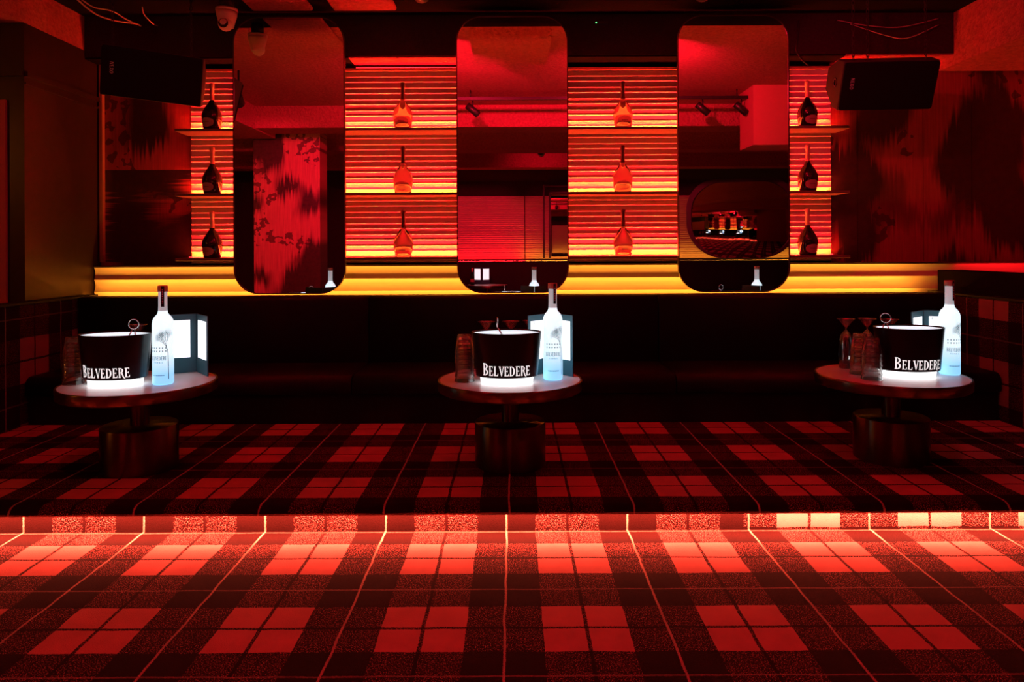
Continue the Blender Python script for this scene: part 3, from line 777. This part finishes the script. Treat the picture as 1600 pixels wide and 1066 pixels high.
# ---- lit vodka bottle
VH = 0.524
def make_vodka(label, loc):
    t = thing('vodka_bottle', label, 'bottle', loc, group='frosted lit vodka bottles')
    pr = [(0.047, 0.0), (0.0515, 0.004), (0.053, 0.012), (0.053, 0.315), (0.0525, 0.325), (0.0505, 0.338), (0.046, 0.350), (0.039, 0.360), (0.031, 0.368), (0.0255, 0.377), (0.0232, 0.390)]
    body = MB().lathe(pr, 48, cap1=False).build('body', M['frosted'], t)
    MB().lathe([(0.0232, 0.390), (0.0222, 0.42), (0.0222, 0.494)], 32, cap0=False).build('neck', M['neck'], t)
    MB().lathe([(0.0245, 0.492), (0.0255, 0.496), (0.0255, VH - 0.003), (0.024, VH)], 32).build('cap', M['foil'], t)
    # neck label
    mb = MB(); r = 0.0262
    ang = [-math.pi / 2 + 0.10 + 0.62 * k / 6 for k in range(7)]
    vs = [(r * math.cos(a), r * math.sin(a), z) for z in (0.412, VH - 0.002) for a in ang]
    mb.add(vs, [(k, k + 1, 7 + k + 1, 7 + k) for k in range(6)], True)
    nl = mb.build('neck_label', M['neck_label'], t)
    mb = MB(); r2 = r + 0.0006
    for k in range(9):
        z = 0.43 + k * 0.009; a0 = -math.pi / 2 + 0.28; a1 = a0 + 0.24
        mb.quad(*[(r2 * math.cos(a), r2 * math.sin(a), zz) for a, zz in ((a0, z), (a1, z), (a1, z + 0.004), (a0, z + 0.004))])
    mb.build('neck_label_print', M['white_print'], nl)
    # print on the body
    R0 = 0.0536
    def wrap(s, z): a = -math.pi / 2 + s / R0; return (R0 * math.cos(a), R0 * math.sin(a), z)
    polys, wd = text_polys('BELVEDERE', 0.020, first=1.0, cond=0.75, space=0.03)
    text_mesh('brand_print', M['print_grey'], [[(a * 0.086 / wd, b) for a, b in p] for p in polys], lambda a, b: wrap(a, 0.132 + b), body)
    polys, wd = text_polys('VODKA', 0.008, space=0.5)
    text_mesh('small_print', M['print_grey'], polys, lambda a, b: wrap(a, 0.116 + b), body)
    mb = MB()
    for row in range(2):                       # two rows of house windows
        for k in range(6):
            for q in range(2):
                s0 = -0.040 + k * 0.0148 + q * 0.0036; z = 0.176 + row * 0.017
                mb.quad(*[wrap(a, b) for a, b in ((s0, z), (s0 + 0.0026, z), (s0 + 0.0026, z + 0.007), (s0, z + 0.007))])
    mb.build('house_print', M['print_grey'], body)['kind'] = 'stuff'
    mb = MB()
    for k in range(7):                         # small print lines at the foot
        s0 = -0.03 + k * 0.009
        mb.quad(*[wrap(a, b) for a, b in ((s0, 0.05), (s0 + 0.006, 0.05), (s0 + 0.006, 0.054), (s0, 0.054))])
    mb.build('foot_print', M['print_grey'], body)['kind'] = 'stuff'
    rnd = random.Random(4); mb = MB()
    def branch(s, z, ang, ln, wd, d):
        s1, z1 = s + ln * math.sin(ang), z + ln * math.cos(ang)
        nx, nz = math.cos(ang) * wd / 2, -math.sin(ang) * wd / 2
        n = 2
        for i in range(n):
            a, b = i / n, (i + 1) / n
            p = lambda f: (s + (s1 - s) * f, z + (z1 - z) * f)
            (u0, w0), (u1, w1) = p(a), p(b)
            mb.quad(wrap(u0 - nx, w0 - nz), wrap(u0 + nx, w0 + nz), wrap(u1 + nx * .7, w1 + nz * .7), wrap(u1 - nx * .7, w1 - nz * .7))
        if d > 0 and z1 < 0.33:
            for q in (-1, 1):
                branch(s1, z1, ang + q * rnd.uniform(0.25, 0.55), ln * rnd.uniform(0.66, 0.82), wd * 0.66, d - 1)
            if d > 2: branch(s1, z1, ang + rnd.uniform(-.15, .15), ln * 0.8, wd * 0.7, d - 1)
    branch(0.052, 0.03, -0.02, 0.14, 0.0042, 0)
    branch(0.0495, 0.168, -0.25, 0.034, 0.0036, 6)
    mb.build('tree_print', M['print_grey'], body)
    return t

# ---- folding lit menu
def make_menu(label, fold, a, b, h=0.34):
    t = thing('menu_stand', label, 'menu', (fold[0], fold[1], TZ), group='standing backlit menus')
    for (ex, ey) in (a, b):
        dx, dy = ex - fold[0], ey - fold[1]; L = math.hypot(dx, dy)
        ux, uy = dx / L, dy / L; nx, ny = uy, -ux
        if ny > 0: nx, ny = -nx, -ny
        T = Matrix(((ux, -nx, 0, 0), (uy, -ny, 0, 0), (0, 0, 1, 0), (0, 0, 0, 1)))   # local x along leaf, y away from room
        lf = MB().box(0.001, L, 0.0, 0.006, 0, h, T=T).build('board', M['menu'], t)
        MB().box(L * 0.16, L * 0.90, -0.002, 0.0005, h * 0.26, h * 0.90, T=T).build('lit_page', M['page'], lf)
        polys, wd = text_polys('N', 0.014)
        polys.append([(0.008, 0.012), (0.011, 0.012), (0.013, 0.018), (0.011, 0.018)])
        x0 = L * 0.76 if ux < 0 else L * 0.26
        sgn = -1 if ux < 0 else 1
        text_mesh('page_mark', M['ink'], polys, lambda p, q: tuple(T @ Vector((x0 + sgn * (p + q * 0.2), -0.0027, h * 0.84 + q))), lf)
    return t

# ---- tumblers (stand upside down in stacks) and flutes
def make_tumbler(label, loc, group):
    t = thing('tumbler', label, 'glass', loc, group=group)
    h = 0.1
    # profile of an inverted cup: outer wall up, closed top, inner wall down
    pr = [(0.053, 0.0), (0.0545, 0.001), (0.0545, 0.004), (0.0525, 0.006), (0.036, h - 0.002), (0.034, h), (0.001, h), (0.001, h - 0.006), (0.0325, h - 0.007), (0.0505, 0.002), (0.051, 0.0)]
    MB().lathe(pr, 28, closed=True).build('cup', M['cup_glass'], t)
    return t
tum = None
nth = ['lowest', 'second lowest', 'third lowest', 'fourth lowest', 'third highest', 'second highest', 'topmost']
def stack(x, y, n, what, group):
    global tum
    names = nth if n == 7 else nth[:3] + nth[4:]
    for k in range(n):
        lb = f'{names[k]} upside down clear tumbler {what}'
        loc = (x, y, TZ + k * 0.0252)
        if tum is None: tum = make_tumbler(lb, loc, group)
        else: copy_thing(tum, loc, random.random() * 6, lb, group)
flute = None
def put_flute(x, y, lb):
    global flute
    if flute is None:
        flute = thing('champagne_flute', lb, 'glass', (x, y, TZ), group='upside down champagne flutes')
        pr = [(0.038, 0.0), (0.040, 0.06), (0.0405, 0.12), (0.038, 0.165), (0.030, 0.195), (0.016, 0.212), (0.006, 0.222)]
        inn = [(0.004, 0.200), (0.014, 0.196), (0.028, 0.183), (0.036, 0.160), (0.0385, 0.12), (0.038, 0.06), (0.036, 0.0)]
        MB().lathe(pr + [(0.0005, 0.222), (0.0005, 0.200)] + inn, 32, closed=True).build('bowl', M['drink_glass'], flute)
        MB().lathe([(0.0058, 0.2225), (0.005, 0.23), (0.0055, 0.238)], 16).build('stem', M['drink_glass'], flute)
        MB().lathe([(0.0055, 0.2385), (0.018, 0.252), (0.040, 0.283), (0.0505, 0.288), (0.0505, 0.290), (0.044, 0.290), (0.014, 0.262), (0.0005, 0.252)], 36).build('foot', M['drink_glass'], flute)
    else:
        copy_thing(flute, (x, y, TZ), random.random(), lb, 'upside down champagne flutes')

# left table
ends = ['next to the bronze wall', 'in front of the centre mirror', 'next to the dark ledge']
b0 = make_bucket('black oval ice bucket with glowing white foot on the table next to the bronze wall', (-2.115, 3.83, TZ))
copy_thing(b0, (-0.034, 3.835, TZ), 0, 'black oval ice bucket with glowing white foot on the middle table')
copy_thing(b0, (2.18, 3.967, TZ), 0, 'black oval ice bucket with glowing white foot on the table next to the dark ledge')
v0 = make_vodka('frosted glowing vodka bottle on the table next to the bronze wall', (-1.872, 3.85, TZ))
copy_thing(v0, (0.217, 3.93, TZ), 0, 'frosted glowing vodka bottle in front of the menu on the middle table')
copy_thing(v0, (2.443, 4.03, TZ), 0, 'frosted glowing vodka bottle on the table next to the dark ledge')
make_menu('backlit folding menu standing behind the vodka bottle on the table next to the bronze wall', (-1.855, 4.22), (-2.045, 4.12), (-1.722, 4.055))
make_menu('backlit folding menu standing behind the vodka bottle on the middle table', (0.212, 4.15), (0.085, 4.0), (0.33, 3.995))
make_menu('backlit folding menu behind the ice bucket on the table next to the dark ledge', (2.41, 4.225), (2.275, 4.105), (2.56, 4.16))
stack(-2.358, 3.86, 7, 'on the table next to the bronze wall', 'stacked tumblers on the table next to the bronze wall')
stack(-0.262, 3.88, 7, 'beside the bucket on the middle table', 'stacked tumblers on the middle table')
stack(1.932, 3.88, 6, 'away from the flutes, table by the dark ledge', 'front stack of tumblers on the table next to the dark ledge')
stack(1.951, 4.05, 6, 'against the flutes, table by the dark ledge', 'rear stack of tumblers on the table next to the dark ledge')
put_flute(-2.14, 4.11, 'upside down champagne flute behind the bucket on the table next to the bronze wall')
put_flute(-0.155, 4.18, 'upside down champagne flute behind the bucket on the middle table, nearest the tumblers')
put_flute(-0.012, 4.2, 'upside down champagne flute behind the bucket on the middle table, second from the tumblers')
put_flute(0.105, 4.24, 'upside down champagne flute beside the menu on the middle table')
put_flute(1.965, 4.25, 'upside down champagne flute behind the tumblers on the table next to the dark ledge')
put_flute(2.095, 4.26, 'upside down champagne flute between tumblers and bucket on the table next to the dark ledge')
put_flute(2.205, 4.215, 'upside down champagne flute behind the bucket on the table next to the dark ledge')
make_tongs('steel ice tongs with ring handle in the bucket next to the bronze wall', (-2.055, 3.90, TZ + 0.314), R(8))
make_tongs('steel ice tongs with ring handle in the middle bucket', (-0.085, 3.91, TZ + 0.314), R(86))
make_tongs('steel ice tongs with ring handle in the bucket next to the dark ledge', (2.085, 4.03, TZ + 0.316), R(-25))

# ================================================================== SPEAKERS
def make_speaker(label, loc, rot, chains):
    t = thing('hanging_speaker', label, 'speaker', loc, group='black hanging speakers')
    t.rotation_euler = rot
    W, Hh, D = 0.33, 0.175, 0.30
    # cross-section in (y,z): flat front, tapering to the back
    sec = [(0, -Hh), (0, Hh), (0.12, Hh), (D, Hh * 0.45), (D, -Hh * 0.45), (0.12, -Hh)]
    MB().prism(sec, -W, W, 'x').build('cabinet', M['cabinet'], t, bevel=0.008)
    gp = rrect(2 * W - 0.006, 2 * Hh - 0.006, 0.02, 4)
    MB().prism(gp, -0.016, -0.001, 'y').build('grille', M['grille'], t, bevel=0.004)
    polys, wd = text_polys('NEXO', 0.024, space=0.12)
    text_mesh('logo', M['logo'], polys, lambda a, b: (-W + 0.06 + b, -0.0172, -a + 0.02), t)
    MB().lathe([(0.030, 0), (0.034, 0.002), (0.034, 0.004), (0.022, 0.004), (0.02, -0.004)], 24, T=Matrix.Translation((-W - 0.0005, 0.11, 0.01)) @ Matrix.Rotation(R(-90), 4, 'Y')).build('handle_cup', M['lens'], t)
    inv = Matrix.LocRotScale(Vector(loc), t.rotation_euler.to_quaternion(), None).inverted()
    for cx, y in chains:
        p = Matrix.LocRotScale(Vector(loc), t.rotation_euler.to_quaternion(), None) @ Vector((cx, y, Hh))
        mb = MB(); z = p.z - 0.005; k = 0; top = 3.2 if p.y > 5.2 else ZC
        while z < top:
            tor = []
            for q in range(10):
                a = 2 * math.pi * q / 10
                dx = 0.009 * math.cos(a); dz = 0.02 * math.sin(a)
                v = Vector((p.x + (dx if k % 2 else 0), p.y + (0 if k % 2 else dx), min(z + 0.015 + dz, top)))
                tor.append(inv @ v)
            mb.tube(tor, 0.0028, 5, True); z += 0.031; k += 1
        mb.build('chain', M['black_metal'], t)
    return t
make_speaker('black hanging speaker chained under the ceiling by the bronze wall', (-2.575, 5.16, CZ + 1.245), (R(14), R(4.5), R(20)), ((-0.27, 0.06), (0.24, 0.06)))
make_speaker('black hanging speaker chained under the ceiling above the dark ledge side', (2.70, 5.17, CZ + 1.155), (R(24), 0, R(-4)), ((-0.25, 0.05), (-0.15, 0.05), (0.25, 0.05)))

# ================================================================== SMALL THINGS NEAR THE CEILING
X = (356 - 801) * 5.3 / F; Zc = CZ + (388 - 12) * 5.3 / F
t = thing('security_camera', 'white turret security camera under the ceiling above the mirror nearest the bronze wall', 'camera', (X, 5.3, Zc))
MB().lathe([(0.076, -0.02), (0.078, -0.016), (0.078, 0.0)], 36).build('mount', M['cctv'], t)
MB().lathe([(0.05, 0.0), (0.05, 3.2 - Zc)], 28).build('junction_box', M['black_metal'], t)
MB().lathe([(0.05, -0.135), (0.058, -0.1), (0.072, -0.05), (0.076, -0.02)], 36).build('housing', M['cctv'], t)
eye = MB().lathe([(0.052 * math.sin(R(a)), -0.052 * math.cos(R(a))) for a in range(0, 181, 15)], 28, c=(0, -0.022, -0.118), cap0=False, cap1=False).build('eyeball', M['cctv'], t)
MB().lathe([(0.030, 0), (0.034, 0.004), (0.034, -0.01), (0.012, -0.012)], 28, T=Matrix.Translation((0, -0.022 - 0.046, -0.122)) @ Matrix.Rotation(R(82), 4, 'X')).build('lens', M['lens'], eye)

def cable(name, label, pts, r, mat):
    # smooth through points
    P = [Vector(p) for p in pts]; out = []
    for i in range(len(P) - 1):
        p0, p1, p2, p3 = P[max(i - 1, 0)], P[i], P[i + 1], P[min(i + 2, len(P) - 1)]
        for k in range(8):
            u = k / 8
            out.append(0.5 * ((2 * p1) + (-p0 + p2) * u + (2 * p0 - 5 * p1 + 4 * p2 - p3) * u * u + (-p0 + 3 * p1 - 3 * p2 + p3) * u ** 3))
    out.append(P[-1])
    return tag(MB().tube(out, r, 6).build(name, mat), label, 'cable')
def at(px, py, Y): return ((px - 801) * Y / F, Y, CZ + (388 - py) * Y / F)
cable('ceiling_cable', 'pale cable looping under the ceiling above the bronze wall speaker, lower loop', [at(118, -8, 5.2), at(150, 18, 5.3), at(180, 29, 5.4), at(212, 34, 5.6), at(222, 38, 5.73)], 0.006, M['cable'])
cable('ceiling_cable', 'pale cable looping under the ceiling above the bronze wall speaker, upper loop', [at(124, -8, 5.25), at(148, 8, 5.35), at(176, 14, 5.45), at(200, 28, 5.6), at(216, 35, 5.73)], 0.005, M['cable'])
cable('ceiling_cable', 'short pale cable dropping beside the chain of the bronze wall speaker', [at(224, 8, 5.5), at(227, 20, 5.55), at(240, 34, 5.65), at(248, 38, 5.73)], 0.004, M['cable'])
cable('hanging_wire', 'thin wire sagging across the beam above the dark ledge speaker, upper strand', [at(1310, 34, 5.7), at(1360, 43, 5.68), at(1410, 45, 5.68), at(1468, 32, 5.7)], 0.0035, M['cable'])
cable('hanging_wire', 'thin wire sagging across the beam above the dark ledge speaker, lower strand', [at(1330, 40, 5.7), at(1385, 58, 5.68), at(1420, 62, 5.68), at(1468, 42, 5.7)], 0.0035, M['cable'])
cable('black_cable', 'black cable hanging down beside the mirror nearest the dark ledge', [at(1250, 34, 5.7), at(1248, 60, 5.71), at(1246, 80, 5.71), at(1254, 95, 5.71), at(1264, 104, 5.72)], 0.006, M['cable_black'])
p = at(940, 36, 5.7)
t = thing('signal_box', 'tiny grey box with green status light on the beam', 'device', (p[0], 5.73, p[2]))
MB().box(-0.05, 0.06, -0.03, 0.0, -0.010, 0.012).build('case', M['cabinet'], t, bevel=0.003)
MB().lathe([(0.0045, 0), (0.0045, 0.003)], 10, T=Matrix.Translation((-0.035, -0.030, 0.0)) @ Matrix.Rotation(R(90), 4, 'X')).build('status_light', M['green'], t)

# ================================================================== THE ROOM BEHIND, SEEN IN THE MIRRORS
struct(MB().box(-3.75, -2.79, 0.4, 0.8, 0, ZC).build('column', M['mural_column'], uv=wz), 'square column clad in red ikat mural')
def back_panel(x0, x1, n, mat, lab):
    t = thing('rear_fluted_panel', lab, 'wall panel', (0, -4.66, 1.1))
    pr = None
    for k in range(n):
        if pr is None:
            pr = flute_strip(x0, x1, 0, 0, ph, 0.0115, 0.008)
            pr.v = [(a, -b, c) for a, b, c in pr.v]
            pr = pr.build('fluted_strip', mat, t); o = pr
        else:
            o = pr.copy(); COL.objects.link(o); o.parent = t
        o.location = (0, 0, k * ph)
    return t
back_panel(-1.3, 0.26, 15, M['flute'], 'horizontally fluted panel glowing red, seen in the centre mirror')
back_panel(0.28, 6.4, 15, M['flute_skirt'], 'wide fluted panel glowing amber, behind the round mirror')
for x0, x1, mt, lb in ((-1.3, 0.26, 'led_red', 'red led tape at the foot of the rear fluted panel'), (0.28, 6.4, 'led_amber', 'amber led tape at the foot of the rear fluted panel')):
    t = thing('rear_led_strip', lb, 'led strip', (0, -4.52, 1.06))
    MB().box(x0, x1, -0.012, 0.012, -0.006, 0).build('channel', M['channel'], t)
    MB().quad((x0, -0.008, 0.0015), (x1, -0.008, 0.0015), (x1, 0.008, 0.0015), (x0, 0.008, 0.0015)).build('led_tape', M['led_rear_red' if mt == 'led_red' else 'led_rear'], t)
rb = thing('rear_banquette', 'black leather banquette on the opposite side, seen in the mirrors', 'sofa', (2.4, -4.2, 0))
MB().box(-4.4, 4.4, -0.28, 0.0, 0.0, 1.05).build('back_cushion', M['leather'], rb, bevel=0.03)
MB().box(-4.4, 4.4, 0.0, 0.6, 0.0, 0.45).build('seat_cushion', M['leather'], rb, bevel=0.04)
# big mirror with round bottom
t = thing('round_mirror', 'large round-bottomed mirror with black frame on the amber fluted panel', 'mirror', (4.9, -4.63, 1.1))
o1 = rrect(2.1, 1.62, 0.62, 16, 0.78)
t.location.y = -4.16; t.rotation_euler.z = R(17)
mbg = MB(); RC = 4.3; NR = 8; nn = len(o1)
vs = [(0, 0.13, 0.82)] + [(a * q / NR, 0.13 - ((a * q / NR) ** 2 + (b * q / NR) ** 2) / (2 * RC), b * q / NR + 0.82) for q in range(1, NR + 1) for a, b in o1]
fs = [(0, 1 + i, 1 + (i + 1) % nn) for i in range(nn)]
for q in range(NR - 1):
    fs += [(1 + q * nn + i, 1 + q * nn + (i + 1) % nn, 1 + (q + 1) * nn + (i + 1) % nn, 1 + (q + 1) * nn + i) for i in range(nn)]
mbg.add(vs, fs, True); mbg.build('glass', M['mirror'], t)
MB().box(-0.14, 0.14, -0.42, -0.06, 0.6, 1.0).build('wall_bracket', M['black_metal'], t)
n = len(o1); out = rrect(2.3, 1.72, 0.66, 16, 0.80)
fr = MB(); vs = [(a, y, b + 0.86) for y in (0.03, -0.02) for a, b in out] + [(a, y, b + 0.82) for y in (0.03, -0.02) for a, b in o1]
fs = []
for i in range(n):
    j = (i + 1) % n
    fs += [(i, j, n + j, n + i), (2 * n + i, 3 * n + i, 3 * n + j, 2 * n + j), (i, 2 * n + i, 2 * n + j, j), (n + i, n + j, 3 * n + j, 3 * n + i)]
fr.add(vs, fs); fr.build('frame', M['black_metal'], t)
t = thing('framed_mirror', 'rectangular black-framed mirror on the amber fluted panel', 'mirror', (1.35, -4.63, 1.12))
MB().box(-0.5, 0.55, 0.0, 0.015, 0.04, 1.42).build('glass', M['mirror'], t)
for (x0, x1, z0, z1) in ((-0.68, -0.64, 0, 1.6), (0.6, 0.64, 0, 1.6), (-0.64, 0.6, 1.56, 1.6), (-0.55, -0.51, 0, 1.45), (-0.51, 0.6, 1.42, 1.46)):
    MB().box(x0, x1, -0.01, 0.03, z0, z1).build('frame_bar', M['black_metal'], t)
# track with spot heads
t = thing('lighting_track', 'black ceiling lighting track with spot heads', 'track light', (1.1, 2.6, ZC))
MB().box(-1.9, 1.75, -0.02, 0.02, -0.12, -0.085).build('rail', M['black_metal'], t)
for x in (-1.6, 0, 1.6): MB().tube([(x, 0, -0.09), (x, 0, 0)], 0.008, 8).build('hanger', M['black_metal'], t)
for x in (-1.57, 1.19, 1.65):
    T = Matrix.Translation((x, 0.0, -0.24)) @ Matrix.Rotation(R(-50), 4, 'Y')
    h = MB().lathe([(0.03, -0.09), (0.042, -0.085), (0.042, 0.085), (0.036, 0.09), (0.03, 0.06)], 20, T=T).build('spot_head', M['black_metal'], t)
    MB().tube([(x, 0, -0.12), (x, 0, -0.2)], 0.01, 8).build('bracket', M['black_metal'], t)
# red spots added as room fill, besides the track heads
def added_red_spot(name, label, loc, target, power, size=70, blend=0.6):
    t = thing(name, label, 'spotlight', loc)
    d = (Vector(target) - Vector(loc)).normalized()
    q = d.to_track_quat('-Z', 'Y').to_matrix().to_4x4()
    MB().lathe([(0.05, -0.02), (0.06, -0.02), (0.06, 0.10), (0.02, 0.12)], 20, T=q, cap0=False).build('can', M['black_metal'], t)
    MB().tube([(0, 0, 0.05), (0, 0, 3.24 - loc[2])], 0.012, 8).build('stem', M['black_metal'], t)
    ld = bpy.data.lights.new('added_red_lamp', 'SPOT'); ld.energy = power; ld.color = (1, 0.008, 0.05); ld.spot_size = R(size); ld.spot_blend = blend; ld.shadow_soft_size = 0.05
    lo = bpy.data.objects.new('lamp', ld); link(lo, t)
    lo.matrix_local = q
    return t
added_red_spot('added_spot', 'added black ceiling spot over the lower floor by the column', (-1.6, 2.25, 2.98), (-1.3, 5.0, 0.1), SPOT_W * 0.9, 74)
added_red_spot('added_spot', 'added black ceiling spot over the lower floor by the bulkhead', (1.8, 2.25, 2.98), (1.4, 5.0, 0.1), SPOT_W * 0.9, 74)
added_red_spot('added_spot', 'added black ceiling spot aimed at the mural above the dark ledge', (1.2, 3.4, 3.0), (3.5, 5.95, 2.0), SPOT_W * 2.6, 64)
added_red_spot('added_spot', 'added black ceiling spot aimed at the mural next to the bronze wall', (-1.2, 3.4, 3.0), (-3.0, 5.95, 2.0), SPOT_W * 0.35, 50)
added_red_spot('added_spot', 'added black ceiling spot aimed at the mural column', (-2.9, 3.6, 2.9), (-3.3, 0.8, 1.5), SPOT_W * 7, 70)
added_red_spot('added_spot', 'added black ceiling spot over the rear of the room', (0.5, -1.2, 2.98), (1.0, -4.0, 2.0), SPOT_W * 0.8, 120)
added_red_spot('added_wash', 'added red wash light aimed up at the ceiling by the column', (-0.62, 4.82, 3.08), (-0.9, 2.0, 3.24), SPOT_W * 15.0, 140, 1.0)  # added pair of uplights, brightening the ceiling for the mirrors
added_red_spot('added_wash', 'added red wash light aimed up at the ceiling by the bulkhead', (1.3, 4.82, 3.08), (1.3, 2.0, 3.24), SPOT_W * 15.0, 140, 1.0)
# a table on the other side, on a low plinth
struct(MB().box(-2.0, 6.8, -3.6, -2.35, 0, PZ).build('rear_plinth', M['carpet_floor'], uv=plane_uv), 'low carpeted plinth on the opposite side')
t4 = copy_thing(table0, (-0.5, -2.85, PZ), 0, 'round bronze pedestal table on the opposite side, seen in the centre mirror')
mn = make_menu('backlit folding menu on the opposite table, seen in the centre mirror', (-0.62, -3.05), (-0.78, -2.93), (-0.46, -2.93))
mn.rotation_euler.z = R(180)
mn.location.y = -3.1
t = thing('green_champagne_bottle', 'green champagne bottle on the opposite table, seen in the centre mirror', 'bottle', (-0.79, -2.84, TZ))
MB().lathe([(0.038, 0), (0.044, 0.006), (0.044, 0.17), (0.038, 0.2), (0.022, 0.235), (0.016, 0.26), (0.015, 0.32)], 28).build('body', M['green_glass'], t)
MB().lathe([(0.0165, 0.25), (0.017, 0.3), (0.019, 0.315), (0.018, 0.33), (0.008, 0.335)], 24, cap0=False).build('foil', M['foil'], t)
MB().lathe([(0.0445, 0.06), (0.0445, 0.12)], 28, cap0=False, cap1=False).build('label', M['label'], t)

t = thing('wall_sconce', 'warm amber globe lamp hanging in the side area by the mural column', 'lamp', (-5.2, 2.9, 2.3))
MB().tube([(0, 0, 0.08), (0, 0, ZC - 2.3)], 0.006, 8).build('cord', M['black_metal'], t)
MB().lathe([(0.012, 0.09), (0.04, 0.07), (0.04, 0.055)], 20).build('cap', M['bronze'], t)
MB().lathe([(0.06 * math.sin(R(a)), -0.06 * math.cos(R(a))) for a in range(0, 181, 15)], 24, cap0=False, cap1=False).build('globe', emit('amber_globe', (1, 0.32, 0.04), 110), t)
